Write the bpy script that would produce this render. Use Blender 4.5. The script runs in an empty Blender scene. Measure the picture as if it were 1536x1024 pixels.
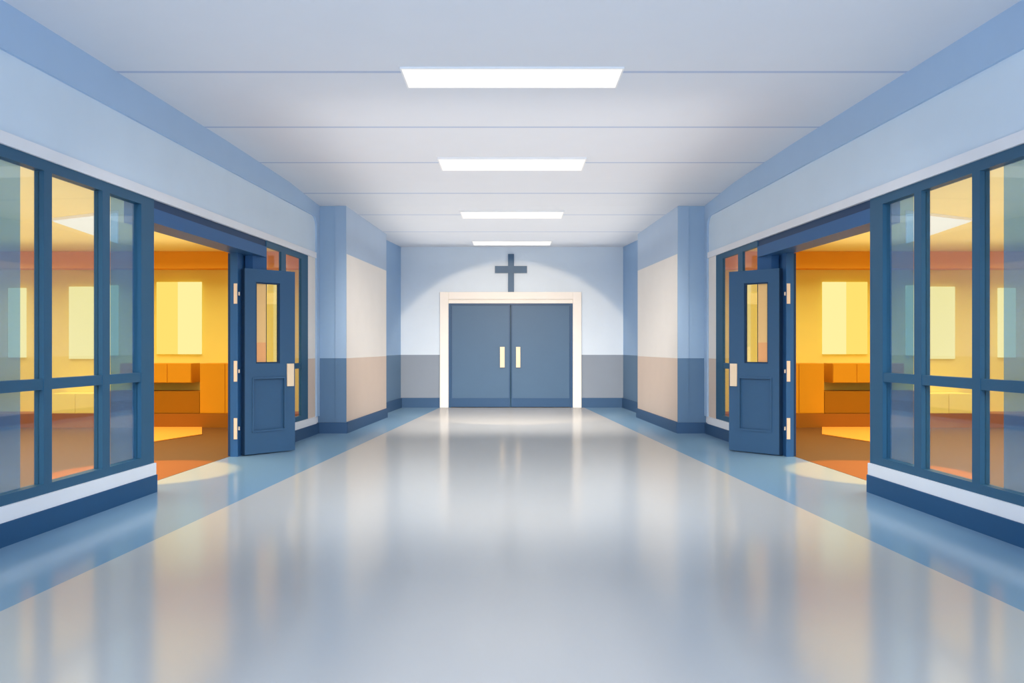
import bpy, math, random
random.seed(4)
C = bpy.data.collections.new('hallway'); bpy.context.scene.collection.children.link(C)
EYE = 1.25; F = 1200.0; CX = 768.0; HY = 520.0

# ------------------------------------------------------------- materials
def lin(c):
    c /= 255.0
    return c/12.92 if c <= .04045 else ((c+.055)/1.055)**2.4
def rgb(h):
    return (lin(h[0]), lin(h[1]), lin(h[2]), 1)
def mat(name, h, rough=.55, spec=.3, metal=0, var=.03, scale=3.0, coat=0):
    m = bpy.data.materials.new(name); m.use_nodes = True
    nt = m.node_tree; b = nt.nodes['Principled BSDF']
    base = rgb(h)
    tc = nt.nodes.new('ShaderNodeTexCoord'); nz = nt.nodes.new('ShaderNodeTexNoise')
    nz.inputs['Scale'].default_value = scale; nz.inputs['Detail'].default_value = 3
    nt.links.new(tc.outputs['Object'], nz.inputs['Vector'])
    mx = nt.nodes.new('ShaderNodeMix'); mx.data_type = 'RGBA'
    mx.inputs['A'].default_value = tuple(v*(1-var) for v in base[:3])+(1,)
    mx.inputs['B'].default_value = tuple(min(1, v*(1+var)) for v in base[:3])+(1,)
    nt.links.new(nz.outputs['Fac'], mx.inputs['Factor'])
    nt.links.new(mx.outputs['Result'], b.inputs['Base Color'])
    b.inputs['Roughness'].default_value = rough
    b.inputs['Specular IOR Level'].default_value = spec
    b.inputs['Metallic'].default_value = metal
    b.inputs['Coat Weight'].default_value = coat
    b.inputs['Coat Roughness'].default_value = .06
    return m
def floormat(name, h, refl):
    m = mat(name, h, 1, 0, var=.015, scale=.6); nt = m.node_tree
    b = nt.nodes['Principled BSDF']; b.inputs['Specular IOR Level'].default_value = 0
    g = nt.nodes.new('ShaderNodeBsdfGlossy'); g.inputs['Roughness'].default_value = .15; g.inputs['Color'].default_value = (1,1,1,1)
    mx = nt.nodes.new('ShaderNodeMixShader'); mx.inputs[0].default_value = refl
    nt.links.new(b.outputs[0], mx.inputs[1]); nt.links.new(g.outputs[0], mx.inputs[2])
    nt.links.new(mx.outputs[0], nt.nodes['Material Output'].inputs[0]); return m
def emit(name, h, s):
    m = bpy.data.materials.new(name); m.use_nodes = True
    nt = m.node_tree; nt.nodes.remove(nt.nodes['Principled BSDF'])
    e = nt.nodes.new('ShaderNodeEmission'); e.inputs[0].default_value = rgb(h); e.inputs[1].default_value = s
    nt.links.new(e.outputs[0], nt.nodes['Material Output'].inputs[0]); return m
def glass(name, tint, refl, refl_paint=None, refl_paint_fac=0.0):
    m = bpy.data.materials.new(name); m.use_nodes = True
    nt = m.node_tree; nt.nodes.remove(nt.nodes['Principled BSDF'])
    out = nt.nodes['Material Output']
    t = nt.nodes.new('ShaderNodeBsdfTransparent'); t.inputs[0].default_value = rgb(tint)
    g = nt.nodes.new('ShaderNodeBsdfGlossy'); g.inputs['Roughness'].default_value = .03
    g.inputs['Color'].default_value = (.8,.9,1,1)
    mx = nt.nodes.new('ShaderNodeMixShader'); mx.inputs[0].default_value = refl
    nt.links.new(t.outputs[0], mx.inputs[1]); nt.links.new(g.outputs[0], mx.inputs[2])
    last = mx
    if refl_paint:
        d = nt.nodes.new('ShaderNodeBsdfDiffuse'); d.inputs[0].default_value = rgb(refl_paint)
        m2 = nt.nodes.new('ShaderNodeMixShader'); m2.inputs[0].default_value = refl_paint_fac
        nt.links.new(mx.outputs[0], m2.inputs[1]); nt.links.new(d.outputs[0], m2.inputs[2]); last = m2
    nt.links.new(last.outputs[0], out.inputs[0]); return m

M = {}
M['white'] = mat('white_trim_paint', (244,244,246), .5)
M['upper'] = mat('pale_blue_wall_paint', (220,235,247), .6)
M['frieze'] = mat('mid_blue_wall_paint', (176,202,230), .6)
M['pilaster'] = mat('blue_pilaster_paint', (162,188,214), .6)
M['pilaster2'] = mat('soft_blue_pilaster_paint', (168,192,217), .6)
M['cream'] = mat('cream_wall_paint', (247,240,232), .6)
M['taupe'] = mat('taupe_wainscot_paint', (226,204,186), .6)
M['upper2'] = mat('projecting_wall_blue_paint', (186,204,226), .6)
M['slate_low'] = mat('slate_wainscot_paint', (98,128,158), .6)
M['grey_low'] = mat('grey_wainscot_paint', (140,150,163), .6)
M['endwall'] = mat('end_wall_paint', (216,228,240), .6)
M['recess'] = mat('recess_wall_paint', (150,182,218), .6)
M['base'] = mat('navy_baseboard_paint', (32,82,122), .45)
M['base_end'] = mat('slate_baseboard_paint', (55,88,124), .45)
M['navy'] = mat('navy_frame_paint', (47,94,124), .45)
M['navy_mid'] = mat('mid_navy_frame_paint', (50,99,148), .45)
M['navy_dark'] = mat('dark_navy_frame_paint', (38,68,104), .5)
M['leaf'] = mat('grey_navy_door_paint', (60,96,130), .4)
M['leaf_dark'] = mat('door_edge_paint', (38,66,96), .5)
M['enddoor'] = mat('slate_door_paint', (74,104,134), .45)
M['kick'] = mat('door_kick_plate', (44,80,118), .4)
M['handle'] = mat('pale_brass_plate', (252,224,190), .35)
M['ceiling'] = mat('ceiling_panel_paint', (226,229,235), .8, .1, var=.015)
M['joint'] = mat('ceiling_joint', (186,198,220), .8, .1)
M['floor'] = floormat('polished_pale_floor', (183,182,180), .28)
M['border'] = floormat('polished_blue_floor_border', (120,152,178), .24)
M['r_wall'] = mat('amber_room_paint', (247,226,112), .7, .1)
M['r_beam'] = mat('deep_orange_beam_paint', (240,166,44), .7, .1)
M['r_ceil'] = mat('amber_room_ceiling', (247,227,140), .8, .1)
M['r_floor'] = mat('brown_room_floor', (107,68,27), .5, .2)
M['r_brown'] = mat('brown_skirting', (160,98,26), .6, .1)
M['r_dark'] = mat('dark_brown_laminate', (163,105,14), .6, .1)
M['r_orange'] = mat('orange_laminate', (221,152,28), .6, .1)
M['r_rug'] = mat('orange_rug_weave', (230,150,54), .9, .05, scale=60)  # colour of the sunlight patch painted on the room floor
M['w_pale'] = emit('sunlit_blind_pale', (255,240,160), .76)
M['w_yellow'] = emit('sunlit_blind_yellow', (255,224,112), .76)
M['lamp'] = emit('ceiling_lamp_diffuser', (255,250,246), .85)
M['r_lamp'] = emit('room_lamp_diffuser', (255,244,220), .8)
M['lampframe'] = mat('lamp_rim_paint', (242,242,242), .5)
M['glass'] = glass('clear_glass', (252,254,254), .11)
M['film'] = glass('blue_tinted_film', (200,228,244), .04, (110,180,232), .26)  # blue layer that paints reflections into the glazing
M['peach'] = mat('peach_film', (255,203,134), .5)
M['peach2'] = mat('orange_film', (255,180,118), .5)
M['doorglass'] = glass('door_glass', (255,246,232), .06)

# ------------------------------------------------------------- mesh helper
class MB:
    def __init__(s): s.v=[]; s.f=[]; s.mi=[]; s.ms=[]
    def m(s, k):
        if k not in s.ms: s.ms.append(k)
        return s.ms.index(k)
    def hexa(s, p, k):              # p: 8 points, bottom ring 0-3, top ring 4-7
        b=len(s.v); s.v+=p; i=s.m(k)
        for q in ((3,2,1,0),(4,5,6,7),(0,1,5,4),(1,2,6,5),(2,3,7,6),(3,0,4,7)):
            s.f.append(tuple(b+j for j in q)); s.mi.append(i)
    def box(s, x0,x1,y0,y1,z0,z1,k):
        s.hexa([(x0,y0,z0),(x1,y0,z0),(x1,y1,z0),(x0,y1,z0),(x0,y0,z1),(x1,y0,z1),(x1,y1,z1),(x0,y1,z1)],k)
    def prism(s, a, b_, k):         # two matching rings
        b=len(s.v); n=len(a); s.v+=a+b_; i=s.m(k)
        s.f.append(tuple(b+j for j in reversed(range(n)))); s.mi.append(i)
        s.f.append(tuple(b+n+j for j in range(n))); s.mi.append(i)
        for j in range(n):
            s.f.append((b+j,b+(j+1)%n,b+n+(j+1)%n,b+n+j)); s.mi.append(i)
    def cyl(s, cx,cy,z0,z1,r,k,n=16):
        a=[(cx+r*math.cos(2*math.pi*j/n),cy+r*math.sin(2*math.pi*j/n),z0) for j in range(n)]
        s.prism(a,[(x,y,z1) for x,y,_ in a],k)
    def build(s, name, parent=None, kind=None, bevel=0):
        me=bpy.data.meshes.new(name); me.from_pydata(s.v,[],s.f)
        for k in s.ms: me.materials.append(M[k])
        me.polygons.foreach_set('material_index', s.mi); me.update()
        import bmesh
        bm=bmesh.new(); bm.from_mesh(me); bmesh.ops.recalc_face_normals(bm,faces=bm.faces); bm.to_mesh(me); bm.free()
        o=bpy.data.objects.new(name,me); C.objects.link(o)
        if bevel:
            mod=o.modifiers.new('bevel','BEVEL'); mod.width=bevel; mod.segments=2; mod.limit_method='ANGLE'
        if parent:
            o.parent=parent; o.matrix_parent_inverse=parent_inv(parent)
        if kind: o['kind']=kind
        return o
def parent_inv(p):
    from mathutils import Matrix
    if p.type=='MESH': return Matrix.Identity(4)      # parts already hold world coordinates
    return Matrix.Translation(-p.location)
def empty(name, loc):
    o=bpy.data.objects.new(name,None); C.objects.link(o); o.location=loc; o.empty_display_size=.1; return o
def tag(o,label,cat,group=None,kind=None):
    o['label']=label; o['category']=cat
    if group: o['group']=group
    if kind: o['kind']=kind
    return o

# ------------------------------------------------------------- the side wall's plan: slightly splayed
K = (3.2-2.813)/6.6
def W(d): return 3.2-K*(d-5)
def D(px): return (3.2+5*K)/((CX-px)/F+K)         # distance of the wall point met at that column
def zc(d):
    pts=[(-3,3.43),(5,3.41),(8.4,3.40),(10.3,3.37),(11.6,3.29),(14.2,3.25),(16.6,3.31)]
    for (a,za),(b,zb) in zip(pts,pts[1:]):
        if d<=b: return za+(zb-za)*(d-a)/(b-a)
    return 3.31
def wbox(mb,s,d0,d1,o0,o1,z0,z1,k):               # box following the side wall; o = offset towards the hall
    def P(d,o,z): return (s*(W(d)-o),d,z)
    mb.hexa([P(d0,o0,z0),P(d0,o1,z0),P(d1,o1,z0),P(d1,o0,z0),P(d0,o0,z1),P(d0,o1,z1),P(d1,o1,z1),P(d1,o0,z1)],k)
def wtop(mb,s,d0,d1,o0,o1,z0,k):                  # as wbox, its top following the ceiling
    def P(d,o,z): return (s*(W(d)-o),d,z)
    mb.hexa([P(d0,o0,z0),P(d0,o1,z0),P(d1,o1,z0),P(d1,o0,z0),P(d0,o0,zc(d0)),P(d0,o1,zc(d0)),P(d1,o1,zc(d1)),P(d1,o0,zc(d1))],k)

BACK=-2.5
DPIL=11.6
D_OPEN0=D(231); D_POST0=D(379); D_POST1=D(400); D_WEND=D(462); D_GL0=2.4
Z_FT=2.52; Z_GT=2.445; Z_MT=1.033; Z_MB=.958; Z_GB=.317; Z_FB=.25; Z_BB=.15; Z_HT=2.60; Z_FR=3.11
Z_WAIN=1.085; PCX=2.40; CD0=11.6; CD1=14.2
RX=9.5; RY0=2.2; RY1=12.8; RZ=2.74

def side(s):
    nm = 'left' if s<0 else 'right'
    # --- wall
    w=MB()
    stn=[BACK,2.4,5,8.4,10.3,DPIL]
    for a,b in zip(stn,stn[1:]): wtop(w,s,a,b,-.16,0,Z_HT,'upper')
    wbox(w,s,BACK,D_GL0,-.16,0,0,Z_HT,'upper')
    wbox(w,s,D_GL0,D(210),-.16,0,0,Z_FB,'white')
    wbox(w,s,D_POST1,D_WEND,-.05,0,0,Z_FB,'white')
    wbox(w,s,D_WEND,DPIL,-.03,0,Z_WAIN,Z_HT,'cream')
    wbox(w,s,D_WEND,DPIL,-.03,0,Z_FB,Z_WAIN,'taupe')
    wbox(w,s,D_WEND,DPIL,-.03,0,0,Z_FB,'white')
    wbox(w,s,D_GL0,D_WEND,-.16,0,Z_FT,Z_HT,'white')
    # projecting wall beyond the pilaster
    def cb(d0,d1,x0,x1,x0b,x1b,z0,z1a,z1b,k):
        w.hexa([(s*x0,d0,z0),(s*x1,d0,z0),(s*x1b,d1,z0),(s*x0b,d1,z0),(s*x0,d0,z1a),(s*x1,d0,z1a),(s*x1b,d1,z1b),(s*x0b,d1,z1b)],k)
    XN=248.6/F*CD0; XF=188.5/F*CD1
    for z0,z1a,z1b,k in ((0,Z_WAIN,Z_WAIN,'taupe'),(Z_WAIN,2.6,2.6,'cream'),(2.6,zc(CD0),zc(CD1),'upper2')):
        cb(CD0+.02,CD1,2.8,XN,2.6,XF,z0,z1a,z1b,k)
    # recessed wall running on to the end wall
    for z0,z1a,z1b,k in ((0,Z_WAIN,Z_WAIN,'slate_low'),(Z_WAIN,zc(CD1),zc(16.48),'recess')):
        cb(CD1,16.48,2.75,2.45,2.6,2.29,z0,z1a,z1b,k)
    o=w.build('wall_'+nm,kind='structure')
    # --- frieze board with its rounded end, white header strip
    t=MB(); 
    t2=[BACK,2.4,5,8.4,10.3,D(465)]
    for a,b in zip(t2,t2[1:]): wtop(t,s,a,b,0,.025,Z_FR,'frieze')
    d1=D(465); e=DPIL; r=.16; ring=[]
    pts=[(d1,Z_FR)]
    for j in range(7):
        a=j/6*math.pi/2
        pts.append((e-.13-r+r*math.sin(a), Z_FR-r+r*math.cos(a)))
    pts=[(d,z) for d,z in pts if d>=d1-1e-6]
    pts+=[(e-.13,Z_FB),(e,Z_FB),(e,zc(e)),(d1,zc(d1))]
    A=[(s*W(d),d,z) for d,z in pts]; B=[(s*(W(d)-.025),d,z) for d,z in pts]
    t.prism(A,B,'frieze')
    t.build('trim_1' if s<0 else 'trim_2',kind='structure')
    t=MB(); wbox(t,s,D_GL0-.1,DPIL-.135,0,.02,Z_FT,Z_HT,'white')
    wbox(t,s,D_GL0-.1,D_OPEN0,0,.02,Z_BB,Z_FB,'white')
    wbox(t,s,D_POST1,DPIL-.135,0,.02,Z_BB,Z_FB,'white')
    t.build('trim_3' if s<0 else 'trim_4',kind='structure')
    # --- pilaster: broad blue face and a paler strip beside it
    t=MB(); XW=W(DPIL)+.02
    x1=265/F*DPIL; x2=XN
    for z0,z1,ka,kb in ((0,Z_WAIN,'slate_low','slate_low'),(Z_WAIN,zc(DPIL),'pilaster','pilaster2')):
        for xa,xb,y0,k in ((XW,x1,DPIL,ka),(x1,x2,DPIL-.012,kb)):
            t.box(min(s*xa,s*xb),max(s*xa,s*xb),y0,DPIL+.04,z0,z1,k)
    t.build('trim_5' if s<0 else 'trim_6',kind='structure')
    # --- baseboards
    t=MB()
    wbox(t,s,BACK,D_OPEN0,0,.03,0,Z_BB,'base')
    wbox(t,s,D_POST1,DPIL-.04,0,.03,0,Z_BB,'base_end')
    t.box(min(s*XW,s*(x2-.02)),max(s*XW,s*(x2-.02)),DPIL-.045,DPIL-.012,0,.155,'base_end')
    def bb(xa,d0,xb,d1,h):
        t.hexa([(s*xa,d0,0),(s*(xa-.025),d0,0),(s*(xb-.025),d1,0),(s*xb,d1,0),(s*xa,d0,h),(s*(xa-.025),d0,h),(s*(xb-.025),d1,h),(s*xb,d1,h)],'base_end')
    bb(XN,DPIL-.012,XF,CD1,.16); bb(2.45,CD1,2.29,16.48,.2)
    t.build('baseboard_'+nm,kind='structure')

    # --- shop-front glazing
    def window(n,label,d0,d1,mulls,endw,th=.075):
        r=empty('window_%d'%n,(s*W((d0+d1)/2),(d0+d1)/2,Z_FB)); tag(r,label,'window',kind='structure')
        f=MB()
        wbox(f,s,d0,d1,-th,0,Z_GT,Z_FT,'navy'); wbox(f,s,d0,d1,-th,0,Z_FB,Z_GB,'navy')
        wbox(f,s,d0,d0+endw[0],-th,0,Z_GB,Z_GT,'navy'); wbox(f,s,d1-endw[1],d1,-th,0,Z_GB,Z_GT,'navy')
        f.build('window_frame',r)
        xs=[d0+endw[0]]+[v for m in mulls for v in m]+[d1-endw[1]]
        for m in mulls:
            f=MB(); wbox(f,s,m[0],m[1],-th*.9,0,Z_GB,Z_GT,'navy'); f.build('mullion',r)
        f=MB()
        for a,b in zip(xs[0::2],xs[1::2]): wbox(f,s,a,b,-th*.8,-.005,Z_MB,Z_MT,'navy')
        f.build('transom_bar',r)
        for a,b in zip(xs[0::2],xs[1::2]):
            for z0,z1 in ((Z_GB,Z_MB),(Z_MT,Z_GT)):
                f=MB(); wbox(f,s,a,b,-th*.52,-th*.52+.006,z0,z1,'glass'); f.build('pane',r)
        return r
    n0=1 if s<0 else 5
    word='left' if s<0 else 'right'
    r=window(n0,'navy framed glazing on the %s nearest the viewer, looking into amber room'%word,D_GL0,D_OPEN0,
        [(3.05,3.15),(3.85,3.95),(4.62,4.72),(D(66),D(78)),(D(154),D(165))],(.08,D_OPEN0-D(212)))
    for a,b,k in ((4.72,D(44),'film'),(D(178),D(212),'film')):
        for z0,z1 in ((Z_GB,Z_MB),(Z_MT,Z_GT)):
            f=MB(); wbox(f,s,a,b,-.066,-.060,z0,z1,k); o=f.build('tinted_film',r); o['label']='blue tinted strip of glass'  # strips paint the bluish glass reflections as colour
    window(n0+1,'narrow navy framed glazing behind the open %s door'%word,D_POST1-.001,D_WEND,
        [(D(422),D(429))],(.002,D_WEND-D(452)),.035)
    # --- doorway
    r=empty('door_%d'%(1 if s<0 else 3),(s*3.1,(D_OPEN0+D_POST0)/2,0))
    tag(r,'open navy half glazed door and deep frame on the %s side'%word,'door',kind='structure')
    f=MB()
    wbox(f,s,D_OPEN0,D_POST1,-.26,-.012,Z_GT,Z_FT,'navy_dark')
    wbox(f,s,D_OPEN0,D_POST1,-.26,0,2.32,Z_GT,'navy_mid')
    wbox(f,s,D(212),D_OPEN0,-.075,0,0,Z_FB,'navy')
    pp=[(s*3.03,9.35),(s*W(D_POST1),D_POST1),(s*(W(D_POST1)+.12),D_POST1),(s*3.12,9.35)]
    f.prism([(x,y,0) for x,y in pp],[(x,y,2.33) for x,y in pp],'navy_mid')
    f.build('door_frame',r)
    f=MB()
    def xb(xa,xb_,y0,y1,z0,z1,k): f.box(min(s*xa,s*xb_),max(s*xa,s*xb_),y0,y1,z0,z1,k)
    xb(3.205,3.12,9.10,9.24,0,2.32,'navy_mid'); xb(3.245,3.18,9.14,9.26,0,2.32,'navy_dark'); xb(3.2,3.02,9.41,9.50,0,2.32,'navy_dark'); xb(3.2,3.135,9.24,9.41,0,2.32,'navy_mid')  # hindmost dark box paints the shadow in the slot above the leaf
    f.build('door_jamb',r)
    # leaf, hinged at the jamb
    cu,su=.694,.72; L=.648; T=.075
    def lp(u,t,z): return (s*(3.058-cu*u+su*t),9.15+su*u+cu*t,z)
    def lbox(mb,u0,u1,t0,t1,z0,z1,k):
        mb.hexa([lp(u0,t0,z0),lp(u1,t0,z0),lp(u1,t1,z0),lp(u0,t1,z0),lp(u0,t0,z1),lp(u1,t0,z1),lp(u1,t1,z1),lp(u0,t1,z1)],k)
    u0,u1,z0,z1=.14,.448,1.057,2.0; H=2.15
    leaf=MB()
    lbox(leaf,0.004,u0,0,T,.8975,H,'leaf'); lbox(leaf,u1,L,0,T,.8975,H,'leaf'); lbox(leaf,0.004,.10,0,T,.012,.8975,'leaf'); lbox(leaf,.51,L,0,T,.012,.8975,'leaf')
    lbox(leaf,u0,u1,0,T,z1,H,'leaf'); lbox(leaf,u0,u1,0,T,.8975,z0,'leaf'); lbox(leaf,.10,.51,0,T,.012,.273,'leaf')
    lbox(leaf,.10,.51,.022,T-.012,.263,.8975,'leaf')
    lf=leaf.build('door_leaf',r)
    e=MB(); lbox(e,0,.004,0,T,.012,H,'leaf_dark'); e.build('leaf_edge',lf)
    g=MB(); lbox(g,u0,u1,.04,.046,z0,z1,'doorglass'); g.build('pane',lf)
    g=MB(); lbox(g,u0,u0+.145,.034,.038,1.3,z1,'peach'); h=g.build('privacy_film',lf); h['label']='peach film strip on the door glass'  # opaque strip added to stand for the amber room behind the glass
    g=MB(); lbox(g,u0,u0+.145,.034,.038,z0,1.3,'peach2'); h=g.build('privacy_film',lf); h['label']='orange film strip on the door glass'  # darker lower part of the added room-view strip
    g=MB(); b=.016                                     # stop round the pane
    for q in ((u0,u0+b,z0,z1),(u1-b,u1,z0,z1),(u0+b,u1-b,z0,z0+b),(u0+b,u1-b,z1-b,z1)): lbox(g,q[0],q[1],.012,.04,q[2],q[3],'leaf_dark')
    g.build('window_bead',lf)
    g=MB()
    pa,pb,zz0,zz1=.09,.519,.263,.8975                  # raised moulding of the lower panel
    for q in ((pa,pa+.02,zz0,zz1),(pb-.02,pb,zz0,zz1),(pa+.02,pb-.02,zz0,zz0+.02),(pa+.02,pb-.02,zz1-.02,zz1)): lbox(g,q[0],q[1],-.012,.001,q[2],q[3],'leaf')
    g.build('door_panel',lf)
    g=MB(); lbox(g,.536,.625,-.02,0,.78,1.05,'handle'); h=g.build('handle_plate',lf,bevel=.003); h['label']='cream push plate'
    for a,b_ in ((1.74,1.97),(.855,1.09),(.2,.44)):
        g=MB(); g.box(min(s*3.162,s*3.124),max(s*3.162,s*3.124),9.090,9.10,a,b_,'handle')
        g.cyl(s*3.112,9.12,(a+b_)/2-.02,(a+b_)/2+.02,.009,'handle')
        h=g.build('hinge',r); h['label']='pale brass hinge'
    # --- the amber room beyond
    def bx(mb,xa,xb_,y0,y1,z0,z1,k): mb.box(min(s*xa,s*xb_),max(s*xa,s*xb_),y0,y1,z0,z1,k)
    t=MB(); bx(t,RX,2.82,RY1,RY1+.12,0,RZ+.1,'r_wall'); t.build('wall_back',kind='structure')
    t=MB(); bx(t,RX,RX+.12,RY0,RY1+.12,0,RZ+.1,'r_wall'); t.build('wall_outer',kind='structure')
    t=MB(); bx(t,RX,3.52,RY0-.12,RY0,0,RZ+.1,'r_wall'); t.build('wall_front',kind='structure')
    t=MB(); t.hexa([(s*RX,RY0,RZ),(s*(W(RY0)+.26),RY0,RZ),(s*(W(RY1)+.2),RY1,RZ),(s*RX,RY1,RZ)]+[(s*RX,RY0,RZ+.1),(s*(W(RY0)+.16),RY0,RZ+.1),(s*(W(RY1)+.2),RY1,RZ+.1),(s*RX,RY1,RZ+.1)],'r_ceil'); 
    wbox(t,s,RY0,RY1,-.30,-.16,2.56,RZ+.1,'r_ceil')
    t.build('ceiling',kind='structure')
    t=MB(); t.hexa([(s*RX,RY0,-.1),(s*(W(RY0)+.26),RY0,-.1),(s*(W(RY1)+.26),RY1,-.1),(s*RX,RY1,-.1)]+[(s*RX,RY0,.002),(s*(W(RY0)+.26),RY0,.002),(s*(W(RY1)+.26),RY1,.002),(s*RX,RY1,.002)],'r_floor'); t.build('floor',kind='structure')
    t=MB(); bx(t,RX,2.82+.2,12.5,RY1,2.48,RZ,'r_beam'); t.build('trim_7' if s<0 else 'trim_8',kind='structure')
    t=MB(); bx(t,RX,3.02,12.36,RY1,0,.2167,'r_brown'); t.build('baseboard_back',kind='structure')
    k=RY1/F
    def rx(px,d): return (CX-px)/F*d
    def rz(py,d): return EYE+(HY-py)/F*d
    wn=9 if s<0 else 14
    for i,(a,b_,c,ya,yb,lab) in enumerate(((236,268,303,423,531,'bright yellow blind window seen through the %s doorway'%word),(105,148,149,430,538,'pale yellow window seen through the %s front glazing'%word),(160,171,178,428,533,'slim yellow window between two others in the %s room'%word),(401,411,421,423,545,'narrow yellow window behind the open %s door'%word),(14,30,40,432,536,'yellow window at the outer end of the %s room'%word))):
        wr=empty('window_%d'%(wn+i),(s*rx(b_,RY1),RY1-.02,rz(yb,RY1))); tag(wr,lab,'window',kind='structure')
        z0_,z1_=rz(yb,RY1),rz(ya,RY1)
        t=MB(); q=(('w_yellow','w_pale') if i in (0,3) else ('w_pale','w_pale'))
        bx(t,rx(a,RY1),rx(b_,RY1),RY1-.03,RY1-.005,z0_,z1_,q[0]); t.build('blind',wr)
        t=MB(); bx(t,rx(b_,RY1),rx(c,RY1),RY1-.034,RY1-.005,z0_,z1_,q[1]); t.build('blind',wr)
    # furniture
    def cabinet(name,label,cat,pa,pb,ya,yb,d,k,doors,feet=0):
        z0_,z1_=rz(yb,d),rz(ya,d); xa,xb_=rx(pa,d),rx(pb,d)
        e_=empty(name,(s*(xa+xb_)/2,(d+12.6)/2,z0_)); tag(e_,label,cat)
        t=MB(); bx(t,xa,xb_,d,RY1-.003,z0_,z1_,k); t.build('body',e_)
        wd=(xa-xb_)/doors
        for j in range(doors):
            dd=MB(); bx(dd,xb_+wd*j+.006,xb_+wd*(j+1)-.006,d-.012,d,z0_+.008,z1_-.008,k); dd.build('cabinet_door',e_)
    cabinet('wall_cabinet','long orange wall cupboard under the yellow blind window in the %s room'%word,'cupboard',180,287,545,574,12.45,'r_orange',3)
    cabinet('storage_cabinet','tall orange cabinet beside the jamb of the %s doorway'%word,'cabinet',300,376,545,620,12.4,'r_orange',2)
    cabinet('low_bench','dark brown low bench box under the orange cupboard in %s room'%word,'bench',152,300,587,620,12.4,'r_dark',2)
    cabinet('base_cabinet','amber low cabinet behind the near %s glazing'%word,'cabinet',78,149,590,620,12.4,'r_wall',2)
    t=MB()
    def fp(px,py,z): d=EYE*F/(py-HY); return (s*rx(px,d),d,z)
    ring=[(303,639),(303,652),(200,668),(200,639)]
    t.prism([fp(a,b,.003) for a,b in ring],[fp(a,b,.014) for a,b in ring],'r_rug')  # sunlight patch painted as a thin orange slab
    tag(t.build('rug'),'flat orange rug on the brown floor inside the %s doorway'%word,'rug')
    # room ceiling lamps
    yy=9.76; xx=5.06
    e_=empty('room_light',(s*xx,yy,RZ)); tag(e_,'pale triangular ceiling lamp in the %s amber room'%word,'light')
    t=MB()
    def tri(k,z0_,z1_,m_):
        c=(5.06,9.76); q=[(c[0]+(x-c[0])*k,c[1]+(y-c[1])*k) for x,y in ((4.29,8.72),(5.56,11.3),(5.33,9.26))]
        t.prism([(s*x,y,z0_) for x,y in q],[(s*x,y,z1_) for x,y in q],m_)
    tri(1.0,RZ-.03,RZ,'lampframe'); t.build('frame',e_)
    t=MB(); tri(.96,RZ-.04,RZ-.03,'r_lamp'); t.build('diffuser',e_)
    def area(name,loc,rot,sx,sy,p,col,parent=None,spread=180):
        l=bpy.data.lights.new(name,'AREA'); l.shape='RECTANGLE'; l.size=sx; l.size_y=sy; l.energy=p; l.color=col; l.spread=math.radians(spread)
        o=bpy.data.objects.new(name,l); C.objects.link(o); o.location=loc; o.rotation_euler=rot; return o
    area('room_lamp_light',(s*6.2,9.3,RZ-.05),(0,0,0),5.4,6.0,ROOM_P,(1,.97,.86),None,130)  # unseen broad fill added to brighten the room, no fixture
    area('room_lamp_light',(s*6.4,4.3,RZ-.05),(0,0,0),5.0,3.4,ROOM_P*.5,(1,.97,.86),None,130)  # second unseen fill, added for the near part of the room
    area('room_uplight',(s*6.2,7.5,2.2),(math.pi,0,0),5.0,8.0,ROOM_P*.4,(1,.97,.86))  # unseen upward fill added to brighten the room ceiling
    l=bpy.data.lights.new('doorway_spot_light','SPOT'); l.energy=SPOT_P; l.color=(1,.40,.04); l.spot_size=math.radians(35); l.spot_blend=.15; l.shadow_soft_size=.04  # unseen spot added to throw a warm patch through the doorway
    o=bpy.data.objects.new('doorway_spot_light',l); C.objects.link(o); o.location=(s*4.6,7.75,2.6)
    from mathutils import Vector
    o.rotation_euler=(Vector((s*3.75,7.95,0))-o.location).to_track_quat('-Z','Y').to_euler()
    return area
SPOT_P=800
ROOM_P=165
area=side(-1); side(1)

# ------------------------------------------------------------- floor, ceiling, end wall
t=MB()
def fpt(px,py): d=EYE*F/(py-HY); return ((px-CX)/F*d,d)
n0=fpt(0,917); n1=fpt(660,611)
def ex(y): return n0[0]+(n1[0]-n0[0])*(y-n0[1])/(n1[1]-n0[1])
def sl(x0a,x0b,x1a,x1b,y0,y1,k):
    t.hexa([(x0a,y0,-.1),(x0b,y0,-.1),(x1b,y1,-.1),(x1a,y1,-.1),(x0a,y0,0),(x0b,y0,0),(x1b,y1,0),(x1a,y1,0)],k)
y0,y1=BACK,16.6
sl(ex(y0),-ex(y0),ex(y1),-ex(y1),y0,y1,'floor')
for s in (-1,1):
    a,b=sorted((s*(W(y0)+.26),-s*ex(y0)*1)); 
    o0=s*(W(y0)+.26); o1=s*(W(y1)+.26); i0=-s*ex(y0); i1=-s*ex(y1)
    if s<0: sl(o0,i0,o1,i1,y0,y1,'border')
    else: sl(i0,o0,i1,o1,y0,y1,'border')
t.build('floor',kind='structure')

t=MB(); js=[6.28,7.84,9.28,10.87,12.3,13.95]; js=[-1.4,.15,1.7,3.2,4.75]+js
st=sorted(set([BACK,5,8.4,10.3,11.6,14.2,16.5]+[v for j in js for v in (j-.022,j+.022)]))
for a,b in zip(st,st[1:]):
    k='joint' if abs(b-a-.044)<1e-4 and any(abs((a+b)/2-j)<1e-3 for j in js) else 'ceiling'
    za,zb=zc(a),zc(b)
    t.hexa([(-3.8,a,za),(3.8,a,za),(3.8,b,zb),(-3.8,b,zb),(-3.8,a,za+.12),(3.8,a,za+.12),(3.8,b,zb+.12),(-3.8,b,zb+.12)],k)
t.build('ceiling',kind='structure')

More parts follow.
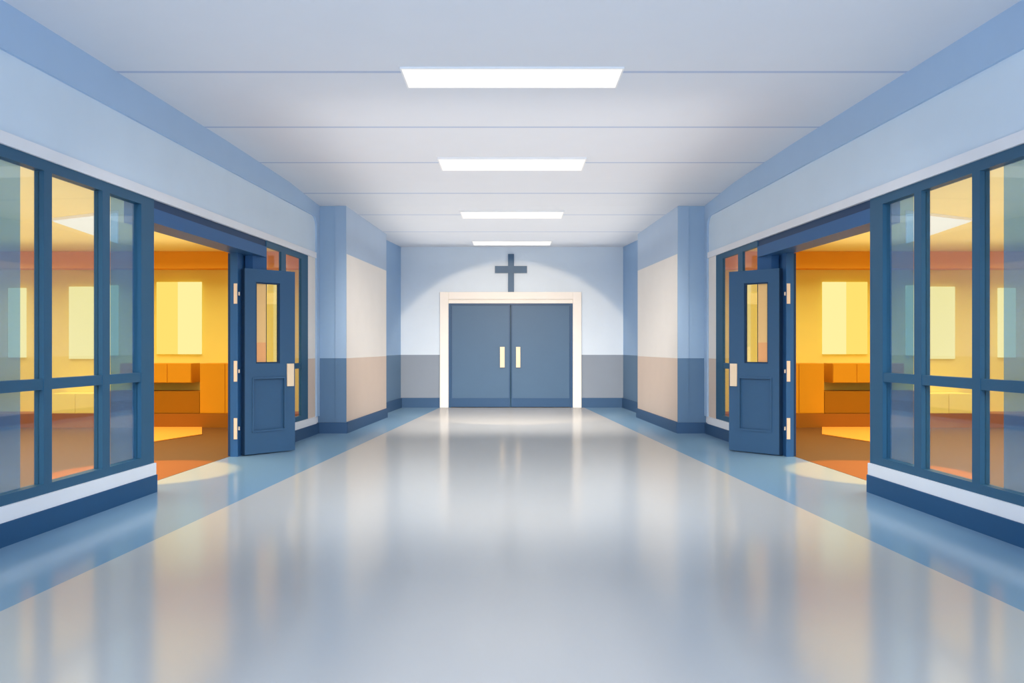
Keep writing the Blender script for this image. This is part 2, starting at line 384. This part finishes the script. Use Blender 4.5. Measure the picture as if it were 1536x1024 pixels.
DE=16.48; S=DE/F
def ez(py): return EYE+(HY-py)*S
def exx(px): return (px-CX)*S
t=MB()
t.box(-2.6,exx(661),DE,DE+.12,0,Z_WAIN,'grey_low'); t.box(exx(871),2.6,DE,DE+.12,0,Z_WAIN,'grey_low')
t.box(-2.6,exx(661),DE,DE+.12,Z_WAIN,3.33,'endwall'); t.box(exx(871),2.6,DE,DE+.12,Z_WAIN,3.33,'endwall')
t.box(exx(661),exx(871),DE,DE+.12,ez(445),3.33,'endwall')
t.build('wall_end',kind='structure')
t=MB(); t.box(-2.29,exx(660),DE-.02,DE,0,.2,'base_end'); t.box(exx(872),2.29,DE-.02,DE,0,.2,'base_end'); t.build('baseboard_end',kind='structure')
r=empty('door_2',(exx(766),DE,0)); tag(r,'closed slate blue double doors at the far end under the cross','door',kind='structure')
f=MB()
f.box(exx(660),exx(673),DE-.06,DE+.12,0,ez(438),'cream'); f.box(exx(859),exx(872),DE-.06,DE+.12,0,ez(438),'cream')
f.box(exx(673),exx(859),DE-.06,DE+.12,ez(449),ez(438),'cream'); f.box(exx(673),exx(859),DE-.03,DE+.12,ez(455),ez(449),'cream')
f.build('door_casing',r,bevel=.008)
f=MB(); f.box(exx(673),exx(676.5),DE-.01,DE+.1,0,ez(455),'kick'); f.box(exx(855.5),exx(859),DE-.01,DE+.1,0,ez(455),'kick'); f.box(exx(673),exx(859),DE,DE+.1,ez(457.5),ez(455),'kick'); f.build('door_frame',r)
for a,b,h in ((676.5,765.2,(750,757)),(766.8,855.5,(774,780.5))):
    f=MB(); f.box(exx(a),exx(b),DE+.02,DE+.07,.01,ez(457.5),'enddoor'); lf=f.build('door_leaf',r,bevel=.004)
    g=MB(); g.box(exx(a),exx(b),DE+.01,DE+.02,.012,ez(597),'kick'); g.build('kick_plate',lf)
    g=MB()
    e=(a,a+1.5) if a<700 else (b-1.5,b)
    g.box(exx(e[0]),exx(e[1]),DE+.012,DE+.02,ez(597),ez(459),'kick'); i=(b-1.6,b) if a<700 else (a,a+1.6); g.box(exx(i[0]),exx(i[1]),DE+.008,DE+.02,ez(597),ez(458),'kick'); g.build('edge_strip',lf)
    g=MB(); g.box(exx(h[0]),exx(h[1]),DE-.035,DE-.015,ez(551),ez(520),'handle')
    for zz in (ez(547),ez(524)): g.box(exx(h[0]+2),exx(h[1]-2),DE-.018,DE+.021,zz-.015,zz+.015,'handle')
    h_=g.build('handle',lf,bevel=.004); h_['label']='cream pull handle'
t=MB()
t.box(exx(762),exx(771),DE-.035,DE,ez(438),ez(381),'enddoor'); t.box(exx(742.5),exx(762),DE-.035,DE,ez(409.5),ez(399),'enddoor'); t.box(exx(771),exx(790.5),DE-.035,DE,ez(409.5),ez(399),'enddoor')
tag(t.build('wall_cross'),'plain slate blue cross on the wall above the double doors','cross')

A=math.radians
area('near_soft_light',(0,-1.2,3.2),(A(42),0,0),5.6,2.4,150,(.84,.92,1.0),None,96)  # near, middle and far: unseen fills added to brighten the hall
area('middle_soft_light',(0,5.2,3.05),(A(40),0,0),5.0,2.0,66,(.93,.97,1.0),None,100)
area('far_soft_light',(0,10.6,3.0),(A(52),0,0),3.8,1.8,72,(1,.95,.88),None,76)
area('near_uplight',(0,2.4,2.9),(math.pi,0,0),5.2,8.6,16,(.80,.91,1.0))  # near and far: unseen upward fills added to brighten the ceiling
area('far_uplight',(0,11.4,2.85),(math.pi,0,0),4.0,9.0,38,(1,.97,.93))
for i,(ya,yb,hw,lab) in enumerate(((6.16,6.63,.866,'nearest and largest'),(9.03,9.63,.843,'second from the viewer'),(11.94,12.56,.78,'third from the viewer'),(15.3,15.9,.765,'farthest, just before the end wall'))):
    yc=(ya+yb)/2; z=min(zc(ya),zc(yb))
    e=empty('ceiling_light',(0,yc,z)); tag(e,'long white ceiling panel light, '+lab,'light','ceiling panel lights down the hall')
    t=MB(); b=.012
    for q in ((-hw,hw,ya,ya+b),(-hw,hw,yb-b,yb),(-hw,-hw+b,ya+b,yb-b),(hw-b,hw,ya+b,yb-b)): t.box(q[0],q[1],q[2],q[3],z-.014,z+.012,'lampframe')
    t.build('frame',e)
    t=MB(); t.box(-hw+b,hw-b,ya+b,yb-b,z-.012,z+.01,'lamp'); t.build('diffuser',e)
t=MB(); t.box(-2.6,2.6,16.60,16.7,-.1,3.33,'navy'); t.build('wall_beyond',kind='structure')  # unseen backing added behind the end doors to stop light leaking in
# warm spot washing the end wall
l=bpy.data.lights.new('wall_wash_light','SPOT'); l.energy=430; l.color=(1,.76,.50); l.spot_size=math.radians(50); l.spot_blend=.12; l.shadow_soft_size=.03
o=bpy.data.objects.new('wall_wash_light',l); C.objects.link(o); o.location=(0,10.2,3.08)
from mathutils import Vector
o.rotation_euler=(Vector((0,16.48,.15))-o.location).to_track_quat('-Z','Y').to_euler()

# ------------------------------------------------------------- world and camera
sc=bpy.context.scene
w=bpy.data.worlds.new('sky'); w.use_nodes=True; sc.world=w
w.node_tree.nodes['Background'].inputs[0].default_value=(.60,.75,1.0,1)
w.node_tree.nodes['Background'].inputs[1].default_value=2.3
cam=bpy.data.cameras.new('camera'); co=bpy.data.objects.new('camera',cam); C.objects.link(co)
co.location=(0,0,EYE); co.rotation_euler=(math.pi/2,0,0)
cam.sensor_width=36; cam.lens=36*F/1536; cam.shift_y=8/1536; cam.clip_start=.05
sc.camera=co
sc.view_settings.view_transform='Standard'; sc.view_settings.look='None'; sc.view_settings.gamma=1; sc.view_settings.exposure=.42
sc.view_settings.use_curve_mapping=False
